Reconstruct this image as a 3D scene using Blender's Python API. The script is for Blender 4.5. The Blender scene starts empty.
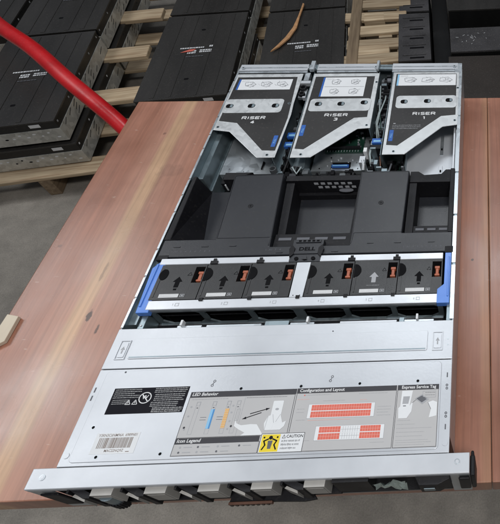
import bpy, bmesh, math, random
from mathutils import Vector, Matrix
random.seed(7)
SC = bpy.context.scene
C = SC.collection
ZT = 1.05            # height of the server's top plane above the floor
PI = math.pi

# ---------------------------------------------------------------- materials
def newmat(name):
    m = bpy.data.materials.new(name); m.use_nodes = True
    nt = m.node_tree; b = nt.nodes['Principled BSDF']
    return m, nt, b
def N(nt, t, **k):
    n = nt.nodes.new(t)
    for a, v in k.items():
        if hasattr(n, a) and a not in n.inputs: setattr(n, a, v)
    return n
def mat(name, col, rough=.5, metal=0., var=.12, scale=30., bump=0., bscale=400., stretch=(1,1,1), rvar=.1, spec=.5, detail=6, dust=0):
    m, nt, b = newmat(name)
    L = nt.links
    tc = N(nt,'ShaderNodeTexCoord'); mp = N(nt,'ShaderNodeMapping'); mp.inputs['Scale'].default_value = stretch
    L.new(tc.outputs['Object'], mp.inputs['Vector'])
    n = N(nt,'ShaderNodeTexNoise'); n.inputs['Scale'].default_value = scale; n.inputs['Detail'].default_value = detail; n.inputs['Roughness'].default_value = .65
    L.new(mp.outputs[0], n.inputs['Vector'])
    r = N(nt,'ShaderNodeValToRGB')
    r.color_ramp.elements[0].position = .3; r.color_ramp.elements[1].position = .7
    lo = [max(0,c*(1-var)) for c in col]; hi = [min(1,c*(1+var)) for c in col]
    r.color_ramp.elements[0].color = (*lo,1); r.color_ramp.elements[1].color = (*hi,1)
    L.new(n.outputs['Fac'], r.inputs[0])
    out = r.outputs[0]
    if dust:
        n3 = N(nt,'ShaderNodeTexNoise'); n3.inputs['Scale'].default_value = 220; n3.inputs['Detail'].default_value = 4
        L.new(tc.outputs['Object'], n3.inputs['Vector'])
        mr3 = N(nt,'ShaderNodeMapRange'); mr3.inputs[1].default_value=.58; mr3.inputs[2].default_value=.75; mr3.inputs[3].default_value=0; mr3.inputs[4].default_value=dust
        L.new(n3.outputs['Fac'], mr3.inputs[0])
        mx = N(nt,'ShaderNodeMix'); mx.data_type='RGBA'; mx.inputs[7].default_value=(.32,.29,.26,1)
        L.new(mr3.outputs[0], mx.inputs[0]); L.new(out, mx.inputs[6]); out = mx.outputs[2]
    L.new(out, b.inputs['Base Color'])
    n2 = N(nt,'ShaderNodeTexNoise'); n2.inputs['Scale'].default_value = scale*.6; n2.inputs['Detail'].default_value = 8
    L.new(mp.outputs[0], n2.inputs['Vector'])
    mr = N(nt,'ShaderNodeMapRange'); mr.inputs[1].default_value=.3; mr.inputs[2].default_value=.7
    mr.inputs[3].default_value = max(.03,rough-rvar); mr.inputs[4].default_value = min(1,rough+rvar)
    L.new(n2.outputs['Fac'], mr.inputs[0]); L.new(mr.outputs[0], b.inputs['Roughness'])
    b.inputs['Metallic'].default_value = metal
    b.inputs['Specular IOR Level'].default_value = spec
    if bump:
        n4 = N(nt,'ShaderNodeTexNoise'); n4.inputs['Scale'].default_value = bscale; n4.inputs['Detail'].default_value = 3
        L.new(mp.outputs[0], n4.inputs['Vector'])
        bp = N(nt,'ShaderNodeBump'); bp.inputs['Strength'].default_value = bump; bp.inputs['Distance'].default_value = .002
        L.new(n4.outputs['Fac'], bp.inputs['Height']); L.new(bp.outputs[0], b.inputs['Normal'])
    return m
def galv(name, col, rough=.38, metal=.75, cell=90., amt=.13):
    """zinc coated steel: small angular spangle patches plus smears"""
    m, nt, b = newmat(name); L = nt.links
    tc = N(nt,'ShaderNodeTexCoord')
    v = N(nt,'ShaderNodeTexVoronoi'); v.inputs['Scale'].default_value = cell
    L.new(tc.outputs['Object'], v.inputs['Vector'])
    bw = N(nt,'ShaderNodeSeparateColor'); L.new(v.outputs['Color'], bw.inputs[0])
    n = N(nt,'ShaderNodeTexNoise'); n.inputs['Scale'].default_value = 9; n.inputs['Detail'].default_value = 7; L.new(tc.outputs['Object'], n.inputs['Vector'])
    ad = N(nt,'ShaderNodeMath', operation='MULTIPLY'); L.new(bw.outputs[0], ad.inputs[0]); ad.inputs[1].default_value = .5
    a2 = N(nt,'ShaderNodeMath', operation='ADD'); L.new(ad.outputs[0], a2.inputs[0]); L.new(n.outputs['Fac'], a2.inputs[1])
    mr = N(nt,'ShaderNodeMapRange'); mr.inputs[1].default_value=.3; mr.inputs[2].default_value=1.2; mr.inputs[3].default_value=1-amt; mr.inputs[4].default_value=1+amt
    L.new(a2.outputs[0], mr.inputs[0])
    vm = N(nt,'ShaderNodeVectorMath', operation='SCALE'); vm.inputs[0].default_value = col; L.new(mr.outputs[0], vm.inputs['Scale'])
    L.new(vm.outputs[0], b.inputs['Base Color'])
    m2 = N(nt,'ShaderNodeMapRange'); m2.inputs[1].default_value=.3; m2.inputs[2].default_value=1.2; m2.inputs[3].default_value=rough-.1; m2.inputs[4].default_value=rough+.12
    L.new(a2.outputs[0], m2.inputs[0]); L.new(m2.outputs[0], b.inputs['Roughness'])
    b.inputs['Metallic'].default_value = metal
    return m

M = {}
M['cover']   = mat('cover_steel', (.55,.575,.61), .40, .45, .08, 6, .03, 300, rvar=.15)
M['cover2']  = mat('lip_steel', (.57,.595,.63), .38, .45, .05, 18, .02, 500, rvar=.07)
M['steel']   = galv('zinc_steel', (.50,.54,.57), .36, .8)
M['steel_d'] = galv('shaded_inner_steel', (.27,.33,.36), .4, .8)  # zinc steel darkened, with the shade inside the chassis put into its colour
M['riser']   = galv('riser_steel', (.60,.62,.63), .42, .6, 140, .06)
M['black']   = mat('black_plastic', (.007,.007,.009), .52, 0, .25, 25, .12, 900, dust=.04, spec=.3)
M['shroud']  = mat('shroud_plastic', (.017,.0185,.023), .36, 0, .14, 6, .10, 1100, dust=.03)
M['fan']     = mat('fan_plastic', (.016,.0165,.018), .38, 0, .14, 12, .12, 1000, dust=.04)
M['film']    = mat('riser_film', (.020,.019,.019), .42, 0, .10, 20, .03, 800, dust=.08)
M['dark']    = mat('deep_black', (.004,.004,.005), .75, 0, .2, 30, spec=.12)
M['blue']    = mat('touch_blue', (.09,.23,.66), .4, 0, .08, 20, .05, 700)
M['blue_d']  = mat('blue_tab', (.02,.10,.38), .4, 0, .1, 30)
M['orange']  = mat('release_orange', (.36,.10,.05), .45, 0, .12, 60)
M['white']   = mat('white_paper', (.66,.68,.70), .55, 0, .03, 30)
M['white_t'] = mat('white_print', (.62,.63,.64), .55, 0, .03, 30)
M['grey_t']  = mat('grey_print', (.12,.125,.14), .65, 0, .05, 40, spec=.2)
M['grey_l']  = mat('pale_grey_print', (.34,.35,.37), .55, 0, .05, 40)
M['plate'] = mat('beige_grey_plate', (.36,.35,.33), .45, .1, .1, 30)
M['lab']     = mat('label_grey', (.43,.43,.435), .5, 0, .03, 12)
M['hdr']     = mat('label_header', (.055,.055,.062), .65, 0, .05, 30, spec=.2)
M['blackp']  = mat('black_print', (.008,.008,.012), .65, 0, .1, 30, spec=.15)
M['yellow']  = mat('yellow_print', (.72,.56,.02), .5, 0, .05, 40)
M['red_p']   = mat('red_print', (.62,.13,.09), .5, 0, .08, 200)
M['pink_p']  = mat('pink_print', (.72,.38,.33), .5, 0, .05, 40)
M['blue_p']  = mat('blue_print', (.05,.22,.50), .5, 0, .05, 40)
M['lblue_p'] = mat('pale_blue_print', (.22,.46,.68), .5, 0, .05, 40)
M['oran_p']  = mat('orange_print', (.66,.36,.10), .5, 0, .05, 40)
M['tan_p']   = mat('tan_print', (.60,.50,.36), .5, 0, .05, 40)
M['barc']    = mat('barcode_brown', (.20,.16,.14), .5, 0, .08, 40)
M['pcb']     = mat('green_board', (.008,.032,.022), .35, 0, .3, 60)
M['chip']    = mat('chip_grey', (.10,.11,.12), .4, .2, .3, 50)
M['cable']   = mat('pale_cable', (.28,.33,.34), .5, 0, .15, 50)
M['brass']   = mat('copper_tone', (.13,.065,.045), .5, .2, .2, 50)
M['boxtop']  = mat('painted_black_steel', (.032,.030,.028), .40, .1, .35, 6, .06, 200, stretch=(1,.2,1), dust=.12, rvar=.14)
M['boxgrey'] = mat('dusty_grey_lid', (.050,.048,.050), .5, .1, .35, 9, .06, 200, dust=.3)
M['boxband'] = mat('black_band', (.007,.007,.007), .45, 0, .2, 12, dust=.06)
M['boxzinc'] = galv('dusty_zinc', (.48,.48,.45), .42, .5, 60, .3)
M['boxbrown']= mat('brown_black_lid', (.030,.024,.020), .5, .05, .2, 8, .05, 300, dust=.2)
M['redpaint']= mat('red_paint', (.50,.008,.012), .32, 0, .25, 11, .25, 35, rvar=.16, dust=.10)
M['crumple'] = mat('foil', (.42,.50,.48), .3, .6, .3, 60, .8, 90)

def wood_mat(name, base, dark, warm, long_axis='X', rough=.7, gs=1.0):
    gs=gs*1.4
    m, nt, b = newmat(name); L = nt.links
    tc = N(nt,'ShaderNodeTexCoord'); mp = N(nt,'ShaderNodeMapping')
    oi = N(nt,'ShaderNodeObjectInfo')
    cb = N(nt,'ShaderNodeCombineXYZ'); 
    mu = N(nt,'ShaderNodeMath', operation='MULTIPLY'); L.new(oi.outputs['Random'], mu.inputs[0]); mu.inputs[1].default_value = 37
    for k in range(3): L.new(mu.outputs[0], cb.inputs[k])
    L.new(tc.outputs['Object'], mp.inputs['Vector']); L.new(cb.outputs[0], mp.inputs['Location'])
    mp.inputs['Scale'].default_value = (1.5*gs,28*gs,28*gs) if long_axis=='X' else (28*gs,1.5*gs,28*gs)
    n = N(nt,'ShaderNodeTexNoise'); n.inputs['Scale'].default_value = 2.2; n.inputs['Detail'].default_value = 9; n.inputs['Roughness'].default_value=.6
    n.inputs['Distortion'].default_value = .4
    L.new(mp.outputs[0], n.inputs['Vector'])
    r = N(nt,'ShaderNodeValToRGB'); e = r.color_ramp.elements
    e[0].position=.25; e[0].color=(*dark,1); e[1].position=.55; e[1].color=(*base,1)
    x = e.new(.75); x.color=(*warm,1)
    L.new(n.outputs['Fac'], r.inputs[0])
    # per board tone
    mr = N(nt,'ShaderNodeMapRange'); mr.inputs[3].default_value=.72; mr.inputs[4].default_value=1.15; L.new(oi.outputs['Random'], mr.inputs[0])
    n2 = N(nt,'ShaderNodeTexNoise'); n2.inputs['Scale'].default_value = 5; L.new(tc.outputs['Object'], n2.inputs['Vector'])
    m3 = N(nt,'ShaderNodeMapRange'); m3.inputs[1].default_value=.3;m3.inputs[2].default_value=.7; m3.inputs[3].default_value=.75; m3.inputs[4].default_value=1.1; L.new(n2.outputs['Fac'], m3.inputs[0])
    mm = N(nt,'ShaderNodeMath', operation='MULTIPLY'); L.new(mr.outputs[0], mm.inputs[0]); L.new(m3.outputs[0], mm.inputs[1])
    vm = N(nt,'ShaderNodeVectorMath', operation='SCALE'); L.new(r.outputs[0], vm.inputs[0]); L.new(mm.outputs[0], vm.inputs['Scale'])
    L.new(vm.outputs[0], b.inputs['Base Color']); b.inputs['Roughness'].default_value = rough
    bp = N(nt,'ShaderNodeBump'); bp.inputs['Strength'].default_value=.35; bp.inputs['Distance'].default_value=.002
    L.new(n.outputs['Fac'], bp.inputs['Height']); L.new(bp.outputs[0], b.inputs['Normal'])
    return m
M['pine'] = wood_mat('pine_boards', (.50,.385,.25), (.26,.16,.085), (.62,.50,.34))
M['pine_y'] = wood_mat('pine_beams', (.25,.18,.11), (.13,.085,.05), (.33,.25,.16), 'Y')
M['chipw'] = mat('pale_chip', (.62,.54,.42), .6, 0, .08, 30, .1, 200, stretch=(1,.2,1))
M['twig'] = mat('splinter', (.45,.24,.11), .6, 0, .25, 40, .2, 200)

def table_mat():
    m, nt, b = newmat('varnished_table_wood'); L = nt.links
    tc = N(nt,'ShaderNodeTexCoord'); sx = N(nt,'ShaderNodeSeparateXYZ'); L.new(tc.outputs['Object'], sx.inputs[0])
    # slow waviness of the plank figure along y
    mpw = N(nt,'ShaderNodeMapping'); mpw.inputs['Scale'].default_value = (4,2.2,1); L.new(tc.outputs['Object'], mpw.inputs[0])
    nw = N(nt,'ShaderNodeTexNoise'); nw.inputs['Scale'].default_value = 1.2; nw.inputs['Detail'].default_value=3; L.new(mpw.outputs[0], nw.inputs['Vector'])
    wv = N(nt,'ShaderNodeMath', operation='MULTIPLY_ADD'); L.new(nw.outputs['Fac'], wv.inputs[0]); wv.inputs[1].default_value=.03; L.new(sx.outputs[0], wv.inputs[2])
    mr = N(nt,'ShaderNodeMapRange'); mr.inputs[1].default_value=-.475; mr.inputs[2].default_value=.525; L.new(wv.outputs[0], mr.inputs[0])
    r = N(nt,'ShaderNodeValToRGB'); e = r.color_ramp.elements
    pink=(.40,.21,.148,1); pink2=(.315,.14,.092,1); tan=(.48,.30,.185,1); rose=(.38,.20,.142,1); brown=(.26,.105,.062,1); mid=(.35,.175,.105,1)
    stops=[(0,brown),(.03,brown),(.055,pink2),(.085,pink2),(.121,pink),(.128,tan),(.146,tan),(.153,rose),(.22,pink2),(.30,rose),(.50,pink),(.69,brown),(.738,pink2),(.746,mid),(.7545,mid),(.756,pink2),(.85,brown),(1,pink2)]
    e[0].position=0; e[0].color=pink; e[1].position=1; e[1].color=brown
    for p,c in stops[1:-1]:
        q=e.new(p); q.color=c
    L.new(mr.outputs[0], r.inputs[0])
    # grain
    mp = N(nt,'ShaderNodeMapping'); mp.inputs['Scale'].default_value=(80,2.4,10); L.new(tc.outputs['Object'], mp.inputs[0])
    g = N(nt,'ShaderNodeTexNoise'); g.inputs['Scale'].default_value=2; g.inputs['Detail'].default_value=10; g.inputs['Roughness'].default_value=.65; g.inputs['Distortion'].default_value=.6
    L.new(mp.outputs[0], g.inputs['Vector'])
    gm = N(nt,'ShaderNodeMapRange'); gm.inputs[1].default_value=.3; gm.inputs[2].default_value=.72; gm.inputs[3].default_value=.78; gm.inputs[4].default_value=1.14; L.new(g.outputs['Fac'], gm.inputs[0])
    # blotches
    n2 = N(nt,'ShaderNodeTexNoise'); n2.inputs['Scale'].default_value=7; n2.inputs['Detail'].default_value=5; L.new(tc.outputs['Object'], n2.inputs['Vector'])
    bm_ = N(nt,'ShaderNodeMapRange'); bm_.inputs[1].default_value=.3; bm_.inputs[2].default_value=.7; bm_.inputs[3].default_value=.78; bm_.inputs[4].default_value=1.16; L.new(n2.outputs['Fac'], bm_.inputs[0])
    mm = N(nt,'ShaderNodeMath', operation='MULTIPLY'); L.new(gm.outputs[0], mm.inputs[0]); L.new(bm_.outputs[0], mm.inputs[1])
    vm = N(nt,'ShaderNodeVectorMath', operation='SCALE'); L.new(r.outputs[0], vm.inputs[0]); L.new(mm.outputs[0], vm.inputs['Scale'])
    cur = vm.outputs[0]
    # knots and gouges, long along the grain
    nk = N(nt,'ShaderNodeTexNoise'); nk.inputs['Scale'].default_value=110; nk.inputs['Detail'].default_value=3; L.new(tc.outputs['Object'], nk.inputs['Vector'])
    for (kx,ky,ax,ay,st) in [(-.351,.337,.003,.022,.35),(-.339,.259,.0042,.013,.9),(-.318,.238,.0026,.009,.8),(-.444,.391,.004,.004,.45),(-.372,.66,.004,.004,.45),(.236,.03,.008,.010,.6),(.30,.35,.005,.012,.5),(-.43,.24,.004,.03,.25),(.237,.345,.003,.003,.9),(-.325,.56,.03,.02,.18)]:
        dx=N(nt,'ShaderNodeVectorMath', operation='SUBTRACT'); L.new(tc.outputs['Object'], dx.inputs[0]); dx.inputs[1].default_value=(kx,ky,0)
        mu=N(nt,'ShaderNodeVectorMath', operation='MULTIPLY'); L.new(dx.outputs[0], mu.inputs[0]); mu.inputs[1].default_value=(1/ax,1/ay,0)
        ln=N(nt,'ShaderNodeVectorMath', operation='LENGTH'); L.new(mu.outputs[0], ln.inputs[0])
        a=N(nt,'ShaderNodeMath', operation='MULTIPLY_ADD'); L.new(nk.outputs['Fac'], a.inputs[0]); a.inputs[1].default_value=1.6; L.new(ln.outputs['Value'], a.inputs[2])
        k=N(nt,'ShaderNodeMapRange'); k.inputs[1].default_value=1.35; k.inputs[2].default_value=1.75; k.inputs[3].default_value=st; k.inputs[4].default_value=0; L.new(a.outputs[0], k.inputs[0])
        mx=N(nt,'ShaderNodeMix'); mx.data_type='RGBA'; L.new(k.outputs[0], mx.inputs[0]); L.new(cur, mx.inputs[6]); mx.inputs[7].default_value=(.05,.028,.02,1)
        cur=mx.outputs[2]
    # fine pale scuffs
    ms=N(nt,'ShaderNodeMapping'); ms.inputs['Scale'].default_value=(18,60,1); ms.inputs['Rotation'].default_value=(0,0,.6); L.new(tc.outputs['Object'], ms.inputs[0])
    ns=N(nt,'ShaderNodeTexNoise'); ns.inputs['Scale'].default_value=3; ns.inputs['Detail'].default_value=2; L.new(ms.outputs[0], ns.inputs['Vector'])
    sm=N(nt,'ShaderNodeMapRange'); sm.inputs[1].default_value=.70; sm.inputs[2].default_value=.80; sm.inputs[3].default_value=0; sm.inputs[4].default_value=.35; L.new(ns.outputs['Fac'], sm.inputs[0])
    mx=N(nt,'ShaderNodeMix'); mx.data_type='RGBA'; L.new(sm.outputs[0], mx.inputs[0]); L.new(cur, mx.inputs[6]); mx.inputs[7].default_value=(.60,.50,.43,1)
    L.new(mx.outputs[2], b.inputs['Base Color'])
    rr=N(nt,'ShaderNodeMapRange'); rr.inputs[1].default_value=.3; rr.inputs[2].default_value=.7; rr.inputs[3].default_value=.20; rr.inputs[4].default_value=.42; L.new(n2.outputs['Fac'], rr.inputs[0])
    L.new(rr.outputs[0], b.inputs['Roughness'])
    bp=N(nt,'ShaderNodeBump'); bp.inputs['Strength'].default_value=.12; bp.inputs['Distance'].default_value=.001; L.new(g.outputs['Fac'], bp.inputs['Height']); L.new(bp.outputs[0], b.inputs['Normal'])
    return m
M['table'] = table_mat()
def floor_mat():
    m, nt, b = newmat('concrete_floor'); L = nt.links
    tc=N(nt,'ShaderNodeTexCoord'); cur=None; outs=[]
    for s,d,lo,hi in ((1.3,6,.72,1.22),(11,9,.76,1.2),(230,3,.80,1.16)):
        n=N(nt,'ShaderNodeTexNoise'); n.inputs['Scale'].default_value=s; n.inputs['Detail'].default_value=d; n.inputs['Roughness'].default_value=.65; L.new(tc.outputs['Object'], n.inputs['Vector'])
        k=N(nt,'ShaderNodeMapRange'); k.inputs[1].default_value=.3; k.inputs[2].default_value=.7; k.inputs[3].default_value=lo; k.inputs[4].default_value=hi; L.new(n.outputs['Fac'], k.inputs[0]); outs.append(k.outputs[0]); last=n
    a=N(nt,'ShaderNodeMath', operation='MULTIPLY'); L.new(outs[0],a.inputs[0]); L.new(outs[1],a.inputs[1])
    c=N(nt,'ShaderNodeMath', operation='MULTIPLY'); L.new(a.outputs[0],c.inputs[0]); L.new(outs[2],c.inputs[1])
    vm=N(nt,'ShaderNodeVectorMath', operation='SCALE'); vm.inputs[0].default_value=(.22,.20,.172); L.new(c.outputs[0], vm.inputs['Scale'])
    L.new(vm.outputs[0], b.inputs['Base Color']); b.inputs['Roughness'].default_value=.7
    bp=N(nt,'ShaderNodeBump'); bp.inputs['Strength'].default_value=.2; bp.inputs['Distance'].default_value=.002; L.new(last.outputs['Fac'], bp.inputs['Height']); L.new(bp.outputs[0], b.inputs['Normal'])
    return m
M['floor'] = floor_mat()

# ---------------------------------------------------------------- mesh builder (millimetres in, metres out)
class MB:
    def __init__(s): s.v=[]; s.f=[]; s.m=[]; s.mats=[]; s.done=[]
    def cut(s):
        if s.v: s.done.append((s.v,s.f,s.m,s.mats)); s.v=[]; s.f=[]; s.m=[]; s.mats=[]
    def mi(s, m):
        if m not in s.mats: s.mats.append(m)
        return s.mats.index(m)
    def raw(s, vs, fs, m):
        o=len(s.v); s.v+= [tuple(v) for v in vs]; k=s.mi(m)
        for f in fs: s.f.append([o+i for i in f]); s.m.append(k)
    def box(s, x0,x1,y0,y1,z0,z1, m):
        vs=[(x0,y0,z0),(x1,y0,z0),(x1,y1,z0),(x0,y1,z0),(x0,y0,z1),(x1,y0,z1),(x1,y1,z1),(x0,y1,z1)]
        s.raw(vs,[(0,3,2,1),(4,5,6,7),(0,1,5,4),(1,2,6,5),(2,3,7,6),(3,0,4,7)],m)
    def prism(s, pts, z0, z1, m, zs=None):
        # counter clockwise polygon in xy
        a=sum(pts[i][0]*pts[(i+1)%len(pts)][1]-pts[(i+1)%len(pts)][0]*pts[i][1] for i in range(len(pts)))
        if a<0: pts=pts[::-1]
        n=len(pts); vs=[(x,y,z0) for x,y in pts]+[(x,y,z1) for x,y in pts]
        fs=[tuple(range(n-1,-1,-1)),tuple(range(n,2*n))]+[(i,(i+1)%n,n+(i+1)%n,n+i) for i in range(n)]
        s.raw(vs,fs,m)
    def xprism(s, pts, x0, x1, m):   # polygon in (y,z), extruded along x
        n=len(pts); a=sum(pts[i][0]*pts[(i+1)%n][1]-pts[(i+1)%n][0]*pts[i][1] for i in range(n))
        if a<0: pts=pts[::-1]
        vs=[(x0,y,z) for y,z in pts]+[(x1,y,z) for y,z in pts]
        s.raw(vs,[tuple(range(n-1,-1,-1)),tuple(range(n,2*n))]+[(i,(i+1)%n,n+(i+1)%n,n+i) for i in range(n)],m)
    def yprism(s, pts, y0, y1, m):   # polygon in (x,z)
        n=len(pts); a=sum(pts[i][0]*pts[(i+1)%n][1]-pts[(i+1)%n][0]*pts[i][1] for i in range(n))
        if a>0: pts=pts[::-1]
        vs=[(x,y0,z) for x,z in pts]+[(x,y1,z) for x,z in pts]
        s.raw(vs,[tuple(range(n-1,-1,-1)),tuple(range(n,2*n))]+[(i,(i+1)%n,n+(i+1)%n,n+i) for i in range(n)],m)
    def disc(s, cx,cy,r,z0,z1,m,n=18,ry=None,a0=0,a1=2*PI):
        ry=ry or r
        full=abs(a1-a0-2*PI)<1e-6
        k=n if full else n+1
        s.prism([(cx+r*math.cos(a0+(a1-a0)*i/n),cy+ry*math.sin(a0+(a1-a0)*i/n)) for i in range(k)],z0,z1,m)
    def ring(s,cx,cy,r0,r1,z0,z1,m,n=24,ry=1.):
        for i in range(n):
            a=2*PI*i/n;b=2*PI*(i+1)/n
            s.prism([(cx+r0*math.cos(a),cy+ry*r0*math.sin(a)),(cx+r1*math.cos(a),cy+ry*r1*math.sin(a)),(cx+r1*math.cos(b),cy+ry*r1*math.sin(b)),(cx+r0*math.cos(b),cy+ry*r0*math.sin(b))],z0,z1,m)
    def line(s,p,q,w,z0,z1,m):
        d=Vector((q[0]-p[0],q[1]-p[1])); n=Vector((-d.y,d.x)).normalized()*w/2
        s.prism([(p[0]+n.x,p[1]+n.y),(q[0]+n.x,q[1]+n.y),(q[0]-n.x,q[1]-n.y),(p[0]-n.x,p[1]-n.y)],z0,z1,m)
    def rrect(s,x0,x1,y0,y1,r,z0,z1,m,n=5):
        pts=[]
        for cx,cy,a in ((x1-r,y1-r,0),(x0+r,y1-r,PI/2),(x0+r,y0+r,PI),(x1-r,y0+r,1.5*PI)):
            for i in range(n+1):
                t=a+PI/2*i/n; pts.append((cx+r*math.cos(t),cy+r*math.sin(t)))
        s.prism(pts,z0,z1,m)
    def frame(s,x0,x1,y0,y1,w,z0,z1,m):
        s.box(x0,x1,y0,y0+w,z0,z1,m); s.box(x0,x1,y1-w,y1,z0,z1,m)
        s.box(x0,x0+w,y0+w,y1-w,z0,z1,m); s.box(x1-w,x1,y0+w,y1-w,z0,z1,m)
    def tube(s,pts,r,m,n=10):
        pts=[Vector(p) for p in pts]; rings=[]
        up=Vector((0,0,1))
        for i,p in enumerate(pts):
            t=(pts[min(i+1,len(pts)-1)]-pts[max(i-1,0)]).normalized()
            a=t.cross(up)
            if a.length<1e-3: a=t.cross(Vector((1,0,0)))
            a.normalize(); b=a.cross(t)
            rings.append([p+r*(math.cos(2*PI*k/n)*a+math.sin(2*PI*k/n)*b) for k in range(n)])
        vs=[v for R in rings for v in R]; fs=[]
        for i in range(len(pts)-1):
            for k in range(n): fs.append((i*n+k,i*n+(k+1)%n,(i+1)*n+(k+1)%n,(i+1)*n+k))
        fs.append(tuple(range(n-1,-1,-1))); fs.append(tuple((len(pts)-1)*n+k for k in range(n)))
        s.raw(vs,fs,m)
    def text(s,t,size,x,y,z,m,align='LEFT',sx=1.,bold=0.,rot=0.,shear=0.):
        cu=bpy.data.curves.new('t','FONT'); cu.body=t; cu.size=size; cu.align_x=align; cu.align_y='CENTER'; cu.resolution_u=2; cu.shear=shear; cu.offset=bold
        o=bpy.data.objects.new('t',cu); C.objects.link(o)
        dg=bpy.context.evaluated_depsgraph_get(); me=o.evaluated_get(dg).to_mesh()
        c,sn=math.cos(rot),math.sin(rot)
        vs=[(x+(v.co.x*sx)*c-v.co.y*sn, y+(v.co.x*sx)*sn+v.co.y*c, z) for v in me.vertices]
        fs=[tuple(p.vertices) for p in me.polygons]
        if fs:
            # faces up
            s.raw(vs,fs,m)
        o.to_mesh_clear(); bpy.data.objects.remove(o); bpy.data.curves.remove(cu)
    def build(s,name,parent=None,bevel=0,seg=2,scale=.001,loc=None,smooth=False,weld=False):
        if s.done:
            s.cut(); L=s.done; s.done=[]; first=None
            for t in L:
                s.v,s.f,s.m,s.mats=t; o=s.build(name,parent,bevel,seg,scale,loc,smooth); first=first or o
            return first
        me=bpy.data.meshes.new(name); me.from_pydata([(x*scale,y*scale,z*scale) for x,y,z in s.v],[],s.f)
        for m in s.mats: me.materials.append(M[m])
        me.polygons.foreach_set('material_index',s.m); 
        if smooth: me.polygons.foreach_set('use_smooth',[True]*len(s.f))
        me.update()
        o=bpy.data.objects.new(name,me); C.objects.link(o)
        if parent: o.parent=parent
        if loc: o.location=loc
        if bevel:
            b=o.modifiers.new('bevel','BEVEL'); b.width=bevel*scale; b.segments=seg; b.limit_method='ANGLE'; b.angle_limit=.6; b.harden_normals=False
        return o
def tag(o,label=None,cat=None,group=None,kind=None):
    if label: o['label']=label
    if cat: o['category']=cat
    if group: o['group']=group
    if kind: o['kind']=kind
    return o
def empty(name,loc=(0,0,0),rz=0):
    o=bpy.data.objects.new(name,None); C.objects.link(o); o.location=loc; o.rotation_euler=(0,0,rz); o.empty_display_size=.05; return o
def copy_tree(o,parent=None):
    c=o.copy(); C.objects.link(c)
    if parent: c.parent=parent
    for ch in [x for x in bpy.data.objects if x.parent==o]: copy_tree(ch,c)
    return c

# ================================================================= SETTING
b=MB(); b.box(-7,5,-3,9,-.1,0,'floor'); tag(b.build('floor',scale=1),kind='structure')
b=MB(); b.box(-7,5,9,9.2,0,5,'floor'); tag(b.build('wall',scale=1),kind='structure')

# ================================================================= TABLE
TT = ZT-.090
tb=empty('work_table',(0,0,TT)); tag(tb,'varnished reddish brown plank table carrying the open server','table')
b=MB()
edges=[-460,-190,5,265,420,575,730]
for i in range(len(edges)-1):
    b.box(edges[i]+.35,edges[i+1]-.35,8,759,-42,0,'table')
b.build('table_top',tb,bevel=1.6)
b=MB()
b.box(-400,700,210,230,-120,-42.5,'table'); b.box(-400,700,690,710,-120,-42.5,'table'); b.box(-400,-380,230.5,689.5,-120,-42.5,'table'); b.box(680,700,230.5,689.5,-120,-42.5,'table')
b.build('apron',tb,bevel=1)
for x,y in ((-380,230),(620,230),(-380,630),(620,630)):
    b=MB(); b.box(x,x+60,y,y+60,-TT*1000,-42.5,'table'); b.build('leg',tb,bevel=2)

# pale chip on table
b=MB(); b.prism([(-455,263),(-437,259),(-436,219),(-449,209),(-457,212)],0.4,7,'chipw')
tag(b.build('wood_chip',bevel=.8,loc=(0,0,TT)),'pale unfinished wood chip lying flat at the left table edge','wood scrap')

# ================================================================= SERVER
sv=empty('rack_server',(0,0,ZT)); tag(sv,'open silver rack server with three risers and black shroud on the table','server')
# --- chassis tub
b=MB()
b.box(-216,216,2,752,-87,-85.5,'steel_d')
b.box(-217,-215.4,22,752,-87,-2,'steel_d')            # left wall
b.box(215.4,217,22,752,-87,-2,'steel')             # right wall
# folded rim of left wall with notches
y=192
while y<745:
    l=random.choice((34,46,70)); l=min(l,748-y)
    b.box(-217.3,-214.2,y,y+l-3,-2.0,-.6,'steel'); b.box(-216.6,-214.4,y+l-3,y+l,-4,-1.4,'steel_d')
    y+=l
y=192
while y<745:
    l=random.choice((90,140,118)); l=min(l,748-y)
    b.box(211.6,217.3,y,y+l-4,-2.0,-.6,'steel'); b.box(213.2,216.8,y+l-4,y+l,-5,-1.8,'steel_d')
    y+=l
# inner side channels
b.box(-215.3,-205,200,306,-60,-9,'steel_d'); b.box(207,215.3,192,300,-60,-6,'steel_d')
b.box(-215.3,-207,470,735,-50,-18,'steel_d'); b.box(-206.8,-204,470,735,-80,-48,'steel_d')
b.box(209.5,215.3,345,735,-50,-9,'steel')
# rear wall (perforated look comes from bars) 
b.box(-215.3,215.3,750.4,752,-85,-2,'steel_d')
# ribs / rivets along outer right wall
for yy in (60,120,300,420,560,680): b.disc(0,0,.1,0,.1,'steel',3)
b.build('chassis',sv,bevel=.3,seg=1)
# rear top flange
b=MB()
for x0,x1 in ((-215,-84),(-66,52),(80,209)):
    b.cut()
    b.box(x0,x1,738,757,-2.2,.2,'cover'); b.box(x0,x1,733,737.6,-9,-1.6,'steel')
    b.box(x0+2,x1-2,745,747,.3,1.2,'steel')
b.cut(); b.box(-83.5,-66.5,742,757,-6,-1,'steel_d'); b.cut(); b.box(52.5,79.5,742,757,-7,-2,'steel_d')
for x in (-208,-80,-72,48,202): b.cut(); b.disc(x,744,3.2,.3,2.5,'steel',12); b.disc(x,744,1.3,2.5,2.8,'dark',8)
b.cut(); b.box(203,217,728,757,-4,-.2,'steel'); b.cut(); b.box(-78,-70,733,760,-1,6,'steel'); b.cut(); b.box(50,55,733,760,-1,6,'steel')
b.build('rear_flange',sv,bevel=.5)

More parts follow.
